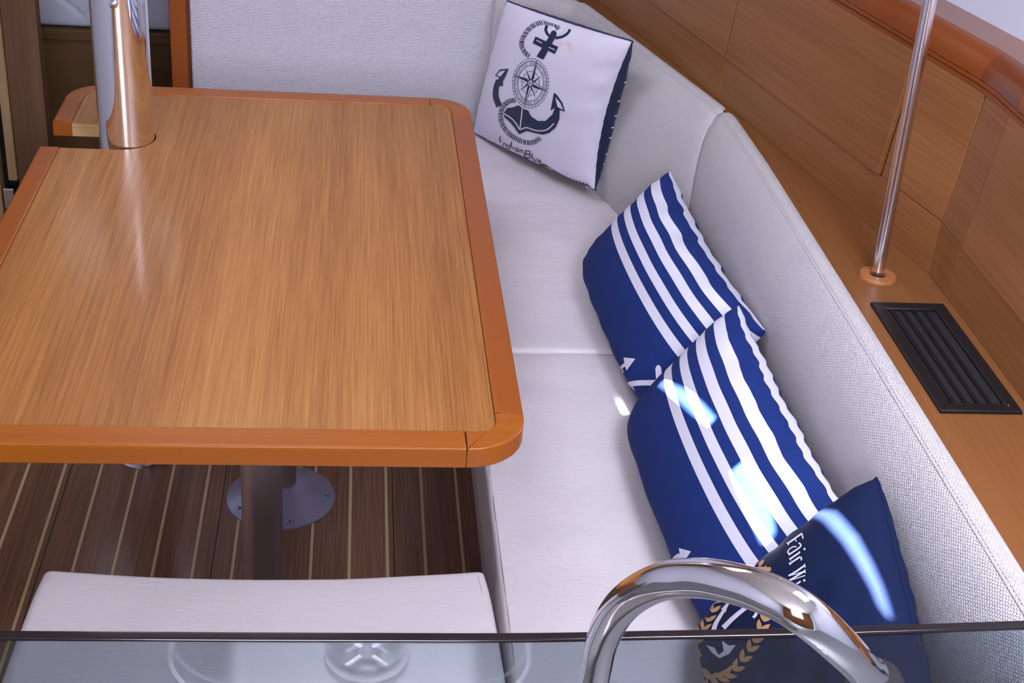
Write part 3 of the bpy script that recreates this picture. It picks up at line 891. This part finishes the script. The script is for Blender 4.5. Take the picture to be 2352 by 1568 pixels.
def fill(poly, step):
    """triangulate a polygon with inner points so that it can follow a curved surface."""
    p = np.array(poly, float)
    # subdivide edges
    q = []
    for i in range(len(p)):
        a, b = p[i], p[(i+1) % len(p)]; k = max(1, int(np.linalg.norm(b-a)/step))
        for j in range(k): q.append(a+(b-a)*j/k)
    q = np.array(q); n = len(q)
    inner = []
    x0, y0 = q.min(0); x1, y1 = q.max(0)
    for yy in np.arange(y0+step/2, y1, step):
        for xx in np.arange(x0+step/2, x1, step):
            c = False; j = n-1
            for i in range(n):
                if (q[i, 1] > yy) != (q[j, 1] > yy) and xx < (q[j, 0]-q[i, 0])*(yy-q[i, 1])/(q[j, 1]-q[i, 1])+q[i, 0]: c = not c
                j = i
            if c and np.min(((q-[xx, yy])**2).sum(1)) > (step*.4)**2: inner.append((xx, yy))
    vs = [Vector(v) for v in q]+[Vector(v) for v in inner]
    r = delaunay_2d_cdt(vs, [], [list(range(n))], 1, 1e-6)
    return ([tuple(v) for v in r[0]], [tuple(f) for f in r[2]])

def smooth(pts, sub=6, closed=False):
    P = [np.array(p, float) for p in pts]; L = len(P); Q = []
    for i in (range(L) if closed else range(L-1)):
        p0 = P[(i-1) % L] if (closed or i > 0) else 2*P[0]-P[1]
        p1 = P[i]; p2 = P[(i+1) % L]; p3 = P[(i+2) % L] if (closed or i+2 < L) else 2*P[-1]-P[-2]
        for k in range(sub):
            t = k/sub
            Q.append(0.5*((2*p1)+(-p0+p2)*t+(2*p0-5*p1+4*p2-p3)*t*t+(-p0+3*p1-3*p2+p3)*t**3))
    if not closed: Q.append(P[-1])
    return Q

def ribbon(pts, w0, w1=None, sub=4, closed=False, sm=True):
    """stroke of width w0..w1 along pts."""
    Q = smooth(pts, sub, closed) if sm and len(pts) > 2 else [np.array(p, float) for p in pts]
    if not sm or len(pts) == 2:
        Q2 = []
        for a, b in zip(Q[:-1], Q[1:]):
            for k in range(3): Q2.append(a+(b-a)*k/3)
        Q2.append(Q[-1]); Q = Q2
    n = len(Q); vs, fs = [], []
    for i in range(n):
        a = Q[(i-1) % n] if closed else Q[max(0, i-1)]; b = Q[(i+1) % n] if closed else Q[min(n-1, i+1)]
        t = (b-a)/(np.linalg.norm(b-a)+1e-9); nn = np.array([-t[1], t[0]])
        if callable(w0): w = w0(i/(n-1))
        else: w = w0 if w1 is None else w0+(w1-w0)*i/(n-1)
        vs += [Q[i]-nn*w/2, Q[i]+nn*w/2]
    for i in range(n if closed else n-1):
        j = (i+1) % n; fs.append((2*i, 2*i+1, 2*j+1, 2*j))
    return (vs, fs)

def crop(x0, y0, k):
    return lambda p: (x0+p[0]/k, y0+p[1]/k)

def wedge_leaf(c, d, L, wd):
    """a pointed leaf outline from its foot c along direction d."""
    d = np.array(d, float); d /= np.linalg.norm(d); n = np.array([-d[1], d[0]])
    return ribbon([np.array(c)+d*L*k/6 for k in range(7)], lambda t: max(.02*wd, wd*math.sin(PI*min(t*1.02+.02, .999))**.8), sub=1)

def rope(pts, wd, step, slant=.6, dw=.5):
    """slanted dashes across a path."""
    Q = smooth(pts, 14); out = []
    seg = [0]
    for a, b in zip(Q[:-1], Q[1:]): seg.append(seg[-1]+np.linalg.norm(b-a))
    n = max(2, int(seg[-1]/step))
    for k in range(n):
        s = seg[-1]*(k+.5)/n; i = max(j for j in range(len(seg)) if seg[j] <= s); i = min(i, len(Q)-2)
        t = Q[i+1]-Q[i]; t = t/np.linalg.norm(t); nn = np.array([-t[1], t[0]]); c = Q[i]
        a = c-nn*wd/2-t*step*slant/2; b = c+nn*wd/2+t*step*slant/2
        out.append(ribbon([a, (a+b)/2, b], step*dw, sub=1, sm=False))
    return out

def pxs(shapes, f):
    return [([f(v) for v in vs], fs) for vs, fs in shapes]

# ---- cushion 1: white with anchor and compass
nearer = lambda p, k: tuple(CO+(np.array(p, float)-CO)*k)
P1 = Pillow([(.333, 3.075, .806), nearer((.561, 2.745, .832), .955), nearer(onz(1368, 436, .442), .975), tuple(onz(1088, 302, .442))], .055, .06, k=(.03, .11, .02, .02), seed=1, wr=.0016, edge_w=(.4, .9, .7, .25), bo=.22)
P1.build('cushion', MAT['pillow_white'], 'white cushion printed with a navy anchor and compass in the settee corner', n=150, seam_mat=MAT['print_navy'], back_mat=MAT['print_navy'])
f1 = crop(1050, 0, 3.484)
A_ = []
A_.append(ribbon([(795, 178), (860, 182), (905, 215), (895, 258), (850, 292), (790, 306)], 20))
A_.append(ribbon([(722, 205), (712, 240), (732, 280), (760, 290)], 22))
A_.append(fill([(752, 262), (765, 247), (785, 246), (800, 262), (798, 285), (693, 476), (638, 452), (745, 285)], 16))
A_.append(fill([(630, 292), (812, 375), (785, 432), (608, 345)], 16))
A_.append(fill([(415, 548), (345, 556), (306, 604), (340, 618), (322, 655), (350, 690), (372, 682), (368, 650), (390, 612)], 14))
A_.append(ribbon([(335, 640), (316, 700), (312, 770), (340, 850)], 40, 50))
A_.append(fill([(378, 900), (405, 862), (450, 858), (495, 840), (530, 868), (572, 882), (595, 930), (650, 966), (710, 965), (765, 915), (785, 860), (750, 885), (778, 740), (800, 755), (845, 820), (866, 890), (824, 880), (822, 950), (790, 1020), (740, 1062), (690, 1076), (640, 1066), (560, 1046), (500, 1072), (462, 1020), (425, 975), (380, 935)], 18))
P1.print_px('anchor_print', pxs(A_, f1), MAT['print_navy'], .0013, 'navy anchor print')
Wt = [fill([(392, 562), (350, 570), (322, 600), (352, 612)], 14), fill([(790, 775), (830, 820), (855, 878), (808, 852)], 14),
      ribbon([(640, 322), (660, 332), (684, 346)], 7), ribbon([(738, 378), (762, 388), (788, 398)], 7),
      ribbon([(380, 907), (440, 945), (480, 990), (508, 1032), (560, 1018), (640, 1042), (720, 1036), (780, 985)], 9),
      ribbon([(527, 868), (518, 945), (508, 1024)], 9), ribbon([(800, 275), (845, 262), (875, 228)], 5)]
P1.print_px('highlight_print', pxs(Wt, f1), MAT['print_white'], .0019, 'white lines on the anchor')
R_ = rope([(812, 238), (790, 200), (700, 181), (610, 207), (548, 270), (518, 345), (538, 410), (582, 450)], 38, 15)
R_ += rope([(470, 802), (420, 808), (366, 860), (352, 940), (376, 1015), (440, 1086), (530, 1132), (610, 1138), (670, 1100)], 38, 15)
R_ += [ribbon([(880+26*k, 1418+8*k), (890+26*k, 1433+8*k), (908+26*k, 1450+7*k)], 12) for k in range(0, 7)]
P1.print_px('rope_print', pxs(R_, f1), MAT['print_navy'], .0013, 'navy rope print')
cc = np.array([590, 665.]); UP = np.array([52, -186.]); RT = np.array([134, 64.])
def pol(r, a): return cc+UP*r*math.cos(math.radians(a))+RT*r*math.sin(math.radians(a))
Cm = []
def ringp(r, w, a0=0, a1=360, n=40): return ribbon([pol(r, a0+(a1-a0)*k/n) for k in range(n+1)], w, sub=1)
for k in range(44):
    Cm.append(ringp(1.0, 6, k*360/44, k*360/44+5.2, 2))
Cm += [ringp(.90, 5), ringp(.72, 4), ringp(.17, 5, n=20), ringp(.06, 4, n=10)]
for k in range(60):
    if k % 5: Cm.append(ribbon([pol(.75, k*6), pol(.81, k*6), pol(.87, k*6)], 3.2, sub=1))
for k in range(8): Cm.append(ringp(.48, 3.5, k*45+9, k*45+36, 5))
for k in range(4):
    a = 45+90*k; Cm.append(fill([pol(.66, a), pol(.16, a+28), pol(.1, a), pol(.16, a-28)], 14))
for k in range(4):
    a = 90*k; Cm.append(fill([pol(1.03, a), pol(.19, a+42), pol(.08, a), pol(.19, a-42)], 14))
P1.print_px('compass_print', pxs(Cm, f1), MAT['print_navy'], .0009, 'navy compass rose print')
Cw = [fill([pol(.88, 90*k), pol(.20, 90*k-30), pol(.16, 90*k-8)], 12) for k in range(4)]+[fill([pol(.52, 45+90*k), pol(.2, 20+90*k), pol(.17, 38+90*k)], 12) for k in range(4)]
Cw.append(fill([pol(.12, 30*k) for k in range(12)], 12))
P1.print_px('compass_highlight', pxs(Cw, f1), MAT['print_white'], .0013)
P1.print_px('compass_centre', pxs([ringp(.055, 5, n=10)], f1), MAT['print_navy'], .0017)
def letters(strokes, f): return pxs([ribbon(p, w_) for p, w_ in strokes], f)
LT = [([(350, 1088), (343, 1110), (350, 1138)], 8), ([(372, 1168), (374, 1148), (390, 1150), (398, 1172)], 7),
      ([(425, 1165), (410, 1160), (405, 1175), (420, 1186), (440, 1130), (432, 1188)], 6), ([(452, 1172), (450, 1194)], 7),
      ([(490, 1188), (472, 1184), (468, 1200), (484, 1208), (492, 1190), (492, 1212)], 6), ([(506, 1220), (508, 1200), (524, 1204), (528, 1226)], 7),
      ([(552, 1200), (545, 1225), (540, 1250)], 9), ([(545, 1202), (585, 1208), (580, 1230), (548, 1228)], 8), ([(548, 1228), (588, 1240), (575, 1262), (540, 1252)], 8),
      ([(606, 1225), (600, 1272)], 8), ([(622, 1262), (618, 1280), (634, 1284), (642, 1268)], 7), ([(652, 1292), (672, 1288), (662, 1276), (650, 1290), (662, 1304)], 6)]
P1.print_px('lettering', letters(LT, f1), MAT['print_navy'], .0014, 'handwritten words Indian Blue')
bk = []
for k, t in enumerate((-.45, -.2, .0, .16, .3, .52, .66, .78, .9)):
    bk.append(ribbon([(.985, t), (.90, t+.02), (.84, t+.09), (.90, t+.13)], .016))
P1.print_px('rope_print', bk, MAT['print_white'], .0010, 'white marks on the navy back', True, -1)
MAT['stain'] = cloth('pale_orange_stain', srgb(226, 196, 182))
P1.print_px('stain', pxs([ribbon([(810, 345), (835, 350), (850, 362)], 22), ribbon([(870, 340), (905, 352), (900, 395), (925, 415)], 24, 14)], f1), MAT['stain'], .0006, 'faint orange stain')

# ---- cushions 2 and 3: striped with a plain navy part
P2 = Pillow([(.602, 2.43, .680), (.462, 2.46, .455), (.505, 1.88, .450), (.643, 1.845, .668)], .080, .045, k=(.12, .02, .05, .03), seed=2, wr=.003, edge_w=(1.7, .1, .5, .3), exp=.40, exp_far=.27, rnd=.10)
P2.build('cushion', MAT['stripes'], 'navy and white striped cushion farther from the tap, its striped edge up against the backrest')
f2 = crop(1400, 820, 9.408)
S2 = [fill([(315, 8), (568, 32), (378, 290), (345, 205), (330, 120)], 30), ribbon([(350, 150), (225, 265), (155, 400), (165, 540), (215, 650)], 66, 46),
      ribbon([(222, 705), (390, 600), (600, 560), (800, 555), (1000, 548), (1150, 500)], 112, 118), ribbon([(1062, 175), (1066, 300), (1076, 420), (1084, 540)], lambda t: 130*min(1, .35+t*4)),
      fill([(435, 980), (495, 1025), (450, 1050)], 30)]
P2.print_px('anchor_print', pxs(S2, f2), MAT['print_white'], .0009, 'white anchor print')
P3 = Pillow([(.604, 1.885, .690), (.462, 1.90, .455), (.500, 1.32, .450), (.628, 1.33, .672)], .080, .045, k=(.06, .02, .05, .03), seed=3, wr=.003, edge_w=(1.7, .1, .4, .3), exp=.40, exp_far=.27, rnd=.10)
P3.build('cushion', MAT['stripes'], 'navy and white striped cushion crossed by sun patches, between the other two blue cushions')
f3 = crop(1500, 1180, 5.227)
S3 = [fill([(315, 410), (462, 450), (365, 590), (318, 570), (328, 480)], 25), ribbon([(330, 495), (270, 535), (238, 600), (235, 700), (250, 790)], 60, 40),
      ribbon([(262, 830), (420, 790), (600, 770), (800, 740)], 60), ribbon([(790, 590), (800, 700), (815, 850)], 50),
      fill([(355, 1145), (430, 1165), (520, 1215), (450, 1315), (395, 1262), (350, 1215), (378, 1205)], 25), ribbon([(400, 1245), (320, 1150), (285, 1050), (262, 900)], 55, 40)]
P3.print_px('anchor_print', pxs(S3, f3), MAT['print_white'], .0009, 'white anchor print')

# ---- cushion 4: plain navy with wreath, anchor and words
def creases(P, S, T, side):
    if side < 0: return P
    m = np.exp(-((S-.35)/.5)**2-((T+.30)/.34)**2)*(1-S**8)*(1-T**8)
    return P+np.array([-.85, 0, .5])*(.0038*m*np.sin(15*(T*1.1-S*.55))+.003*m*np.sin(24*(T*.7+S*.6)+1))[:, None]
P4 = Pillow([(.640, 1.335, .765), (.608, 1.01, .705), (.452, 1.02, .465), (.462, 1.375, .478)], .065, .06, k=(.03, .03, .04, .03), seed=7, wr=.004, edge_w=(.35, .6, .5, .4), exp=.42, rnd0=.045, pull=creases)
P4.build('cushion', MAT['pillow_navy'], 'dark navy cushion with a gold laurel wreath and the words Fair Winds, nearest the tap', seam_mat=MAT['pillow_navy'])
W4 = [([(1620, 362), (1700, 305), (1785, 245)], 20), ([(1786, 234), (1798, 262), (1806, 302)], 16), ([(1702, 296), (1712, 312), (1728, 336)], 12), ([(1610, 348), (1622, 362), (1634, 380)], 10),
      ([(1752, 352), (1776, 368), (1778, 392), (1740, 425), (1680, 466), (1632, 498)], 17), ([(1728, 400), (1690, 398), (1640, 430), (1622, 468), (1650, 480)], 13),
      ([(1648, 548), (1700, 512), (1768, 466)], 19), ([(1638, 534), (1650, 548), (1660, 566)], 9), ([(1760, 452), (1770, 470)], 9), ([(1818, 415), (1830, 436)], 24),
      ([(1645, 604), (1700, 566), (1770, 520)], 19), ([(1634, 590), (1646, 604), (1656, 620)], 9), ([(1765, 520), (1788, 534), (1782, 562)], 16),
      ([(1826, 622), (1730, 690), (1634, 746)], 20), ([(1634, 746), (1730, 722), (1826, 690)], 11), ([(1826, 690), (1730, 750), (1634, 806)], 20), ([(1634, 806), (1730, 776), (1832, 742)], 11), ([(1826, 602), (1832, 650)], 10), ([(1826, 670), (1836, 716)], 10),
      ([(1690, 872), (1735, 842), (1778, 812)], 19), ([(1815, 790), (1828, 812)], 24),
      ([(1700, 930), (1740, 900), (1780, 872)], 19), ([(1765, 880), (1790, 905), (1760, 930), (1705, 968)], 15),
      ([(1770, 960), (1740, 975), (1700, 1010), (1715, 1035), (1750, 1010), (1775, 985)], 13), ([(1840, 960), (1770, 1000), (1705, 1045)], 16)]
P4.print_px('lettering', letters(W4, f3), MAT['print_white'], .0009, 'white words Fair Winds')
A4 = [ribbon([(930, 1030), (870, 1140), (800, 1250), (755, 1330), (735, 1400)], 30, 60), ribbon([(1180, 1085), (1060, 1175), (950, 1270), (850, 1370)], 46, 60),
      fill([(925, 1040), (820, 1150), (860, 1150), (880, 1190), (900, 1110)], 25), ribbon([(1160, 1080), (1215, 1120), (1248, 1170), (1238, 1215), (1208, 1248)], 40, 34)]
f4 = crop(1500, 1350, 2.76)
A4 = pxs(A4, f3)+pxs([fill([(340, 362), (392, 378), (420, 425), (452, 400), (440, 335), (485, 366), (528, 362), (485, 420), (425, 446), (378, 412)], 16)], f4)
P4.print_px('anchor_print', A4, MAT['print_white'], .0009, 'white anchor print')
Lf = []
def chain(pts, n, L, wd, rev=False):
    Q = smooth(pts, 10)
    for k in range(n):
        i = int((len(Q)-2)*(k+.5)/n); t = Q[i+1]-Q[i]; t /= np.linalg.norm(t); nn = np.array([-t[1], t[0]])
        if rev: t = -t
        for sg in (-1, 1):
            Lf.append(wedge_leaf(Q[i], t+sg*nn*.55, L, wd))
chain([(1604, 1482), (1612, 1455), (1632, 1415), (1655, 1372), (1685, 1335), (1720, 1312), (1752, 1300)], 12, 26, 9)
chain([(1610, 1528), (1622, 1552), (1650, 1556), (1682, 1542), (1712, 1508), (1738, 1468), (1756, 1428), (1764, 1396)], 12, 30, 12)
for k in range(5):
    a = math.radians(72*k-60); Lf.append(wedge_leaf((1604, 1503), (math.cos(a), math.sin(a)), 11, 6))
Lf.append(ribbon([(1756, 1303), (1764, 1308), (1772, 1306)], 9))
P4.print_px('laurel_print', Lf, MAT['print_gold'], .0009, 'gold laurel wreath print')

# ================================================================== GALLEY: glass panel, tap, worktop and sink
GZ = .94
topo = [(-300, 1441), (0, 1445), (650, 1449), (1176, 1450.5), (1500, 1445), (1862, 1438), (2352, 1422), (2700, 1409)]
boto = [(-300, 1463), (0, 1467), (650, 1472), (1176, 1474), (1500, 1468), (1862, 1459), (2352, 1445), (2700, 1433)]
gp = []
for a in topo:
    q = onz(a[0], a[1], GZ); gp.append((q[0], q[1]))
gp = [tuple(v) for v in smooth(gp, 6)]
GT = .0098
gi = [(x, y-GT) for x, y in gp]
glass = empty('glass_panel', (.14, .85, 0), 'tinted glass splash panel with a dark polished top edge in front of the bench', 'glass panel')
prism('pane', gp+list(reversed(gi)), .84, GZ-.004, MAT['glass'], glass)
prism('top_edge', gp+list(reversed(gi)), GZ-.004, GZ, MAT['darkedge'], glass, .0022, 3)

worktop = empty('galley_worktop', (0, .5, 0), 'dark grey galley worktop with an inset steel sink below the tinted glass', 'worktop')
bx0, bx1, by0, by1, br = -.152, .165, .30, .812, .06
def rrect(x0, x1, y0, y1, r, n=8):
    return arc(x1-r, y0+r, r, -90, 0, n)+arc(x1-r, y1-r, r, 0, 90, n)+arc(x0+r, y1-r, r, 90, 180, n)+arc(x0+r, y0+r, r, 180, 270, n)
outer = [(-.62, .02), (.78, .02), (.78, .838), (-.62, .838)]
hole = rrect(bx0, bx1, by0, by1, br)
vs = [Vector(p) for p in outer+hole]; no, nh = len(outer), len(hole)
r_ = delaunay_2d_cdt(vs, [(i, (i+1) % no) for i in range(no)]+[(no+i, no+(i+1) % nh) for i in range(nh)], [], 0, 1e-6)
fs = []
for f in r_[2]:
    cx = sum(r_[0][i][0] for i in f)/len(f); cy = sum(r_[0][i][1] for i in f)/len(f)
    if all(any((r_[0][i]-Vector(h)).length < 1e-5 for h in hole) for i in f) and bx0 < cx < bx1 and by0 < cy < by1: continue
    fs.append(tuple(f))
o = link_mesh('worktop_board', [(v[0], v[1], .84) for v in r_[0]], fs, MAT['counter']); adopt(o, worktop)
o.modifiers.new('s', 'SOLIDIFY').thickness = .03; o.modifiers['s'].offset = -1
box('cabinet_front', -.60, .76, .824, .836, 0, .808, MAT['locker'], worktop, .002)
vs, fs = [], []
rings = [(.004, .842, .062), (0, .841, .06), (-.004, .80, .056), (-.006, .72, .054), (-.014, .70, .05), (-.035, .69, .04)]
ms = len(hole)
for e2, z, rr in rings:
    vs += [(x, y, z) for x, y in rrect(bx0-e2, bx1+e2, by0-e2, by1+e2, rr)]
for i in range(len(rings)-1):
    for k in range(ms): fs.append((i*ms+k, i*ms+(k+1) % ms, (i+1)*ms+(k+1) % ms, (i+1)*ms+k))
fs.append(tuple((len(rings)-1)*ms+k for k in range(ms)))
o = link_mesh('sink_basin', vs, fs, MAT['steel'], None, True); o.data.set_sharp_from_angle(angle=math.radians(70)); adopt(o, worktop)
DX, DY = .018, .595
lathe('drain', [(.045, .690), (.044, .694), (.034, .6935), (.030, .6905), (.012, .6905), (.010, .6945), (.001, .695)], (DX, DY, 0), MAT['steel'], worktop, 48, None, 40)
for k in range(4):
    a = PI/4+k*PI/2
    s = box('drain_spoke', .008, .030, -.003, .003, .6935, .6955, MAT['chrome_soft'], None, .0006)
    s.data.transform(Matrix.Translation((DX, DY, 0)) @ Matrix.Rotation(a, 4, 'Z')); adopt(s, worktop)

tap = empty('galley_tap', (.37, .70, .84), 'polished steel swan-neck tap arching in front of the tinted glass panel', 'tap')
ctl = [(1363, 1568, .995), (1384, 1470, .90), (1427, 1392, .82), (1505, 1340, .765), (1600, 1327, .735), (1700, 1343, .71), (1790, 1376, .695), (1862, 1422, .70), (1930, 1483, .745), (1975, 1530, .81), (2006, 1572, .885)]
tp = []
for x, y, dd in ctl:
    v = ray(x, y); tp.append(CO+v/np.linalg.norm(v)*dd)
dn = tp[0]-tp[1]; 
tp = [tp[0]+np.array([-.004, .012, -.05]), ] + tp + [tp[-1]+np.array([.018, .03, -.09])]
foot = tp[-1]+np.array([.002, .004, 0]); foot[2] = .842
tp.append(foot)
tube('tap_neck', [tuple(p) for p in tp], .0104, MAT['chrome'], tap, 48, 10)
lathe('tap_base', [(.026, 0), (.026, .006), (.018, .012), (.0165, .05), (.0095, .056)], (foot[0], foot[1], .841), MAT['chrome'], tap, 48)
cpos = CO+ray(2050, 1574)/np.linalg.norm(ray(2050, 1574))*.93
cdir = tp[-3]-tp[-4]; cdir = cdir/np.linalg.norm(cdir)
cp = tp[-3]+cdir*.004
lathe('black_collar', [(.0104, 0), (.0165, .0005), (.0175, .003), (.0175, .008), (.0155, .010), (.0104, .0102)], tuple(cp), MAT['black'], tap, 40, tuple(cdir))

# ================================================================== CEILING with slits added to shape the sun patches
CZ = 1.95
ceil_holes = []
def ceil_at(p):
    """point of the ceiling through which the sun reaches p"""
    p = Vector(p); t = (CZ-p.z)/SUN_DIR.z; q = p+SUN_DIR*t; return (q.x, q.y)
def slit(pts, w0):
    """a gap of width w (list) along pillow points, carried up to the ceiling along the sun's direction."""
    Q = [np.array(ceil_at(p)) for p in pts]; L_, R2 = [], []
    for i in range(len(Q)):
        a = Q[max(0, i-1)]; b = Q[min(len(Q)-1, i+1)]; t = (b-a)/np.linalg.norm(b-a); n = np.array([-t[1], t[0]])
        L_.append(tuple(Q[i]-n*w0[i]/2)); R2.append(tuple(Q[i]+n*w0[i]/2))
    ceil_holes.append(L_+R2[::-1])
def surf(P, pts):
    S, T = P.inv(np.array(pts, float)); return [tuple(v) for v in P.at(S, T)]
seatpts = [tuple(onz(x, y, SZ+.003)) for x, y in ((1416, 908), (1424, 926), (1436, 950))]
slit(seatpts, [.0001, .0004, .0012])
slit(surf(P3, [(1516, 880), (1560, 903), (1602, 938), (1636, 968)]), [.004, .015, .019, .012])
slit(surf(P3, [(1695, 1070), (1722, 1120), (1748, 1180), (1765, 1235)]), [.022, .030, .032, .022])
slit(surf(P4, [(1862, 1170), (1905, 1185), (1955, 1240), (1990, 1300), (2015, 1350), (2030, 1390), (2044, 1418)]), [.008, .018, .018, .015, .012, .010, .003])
outer = [(-1.4, -1.0), (1.35, -1.0), (1.35, 5.0), (-1.4, 5.0)]
vs = [Vector(p) for p in outer]; ed = [(0, 1), (1, 2), (2, 3), (3, 0)]
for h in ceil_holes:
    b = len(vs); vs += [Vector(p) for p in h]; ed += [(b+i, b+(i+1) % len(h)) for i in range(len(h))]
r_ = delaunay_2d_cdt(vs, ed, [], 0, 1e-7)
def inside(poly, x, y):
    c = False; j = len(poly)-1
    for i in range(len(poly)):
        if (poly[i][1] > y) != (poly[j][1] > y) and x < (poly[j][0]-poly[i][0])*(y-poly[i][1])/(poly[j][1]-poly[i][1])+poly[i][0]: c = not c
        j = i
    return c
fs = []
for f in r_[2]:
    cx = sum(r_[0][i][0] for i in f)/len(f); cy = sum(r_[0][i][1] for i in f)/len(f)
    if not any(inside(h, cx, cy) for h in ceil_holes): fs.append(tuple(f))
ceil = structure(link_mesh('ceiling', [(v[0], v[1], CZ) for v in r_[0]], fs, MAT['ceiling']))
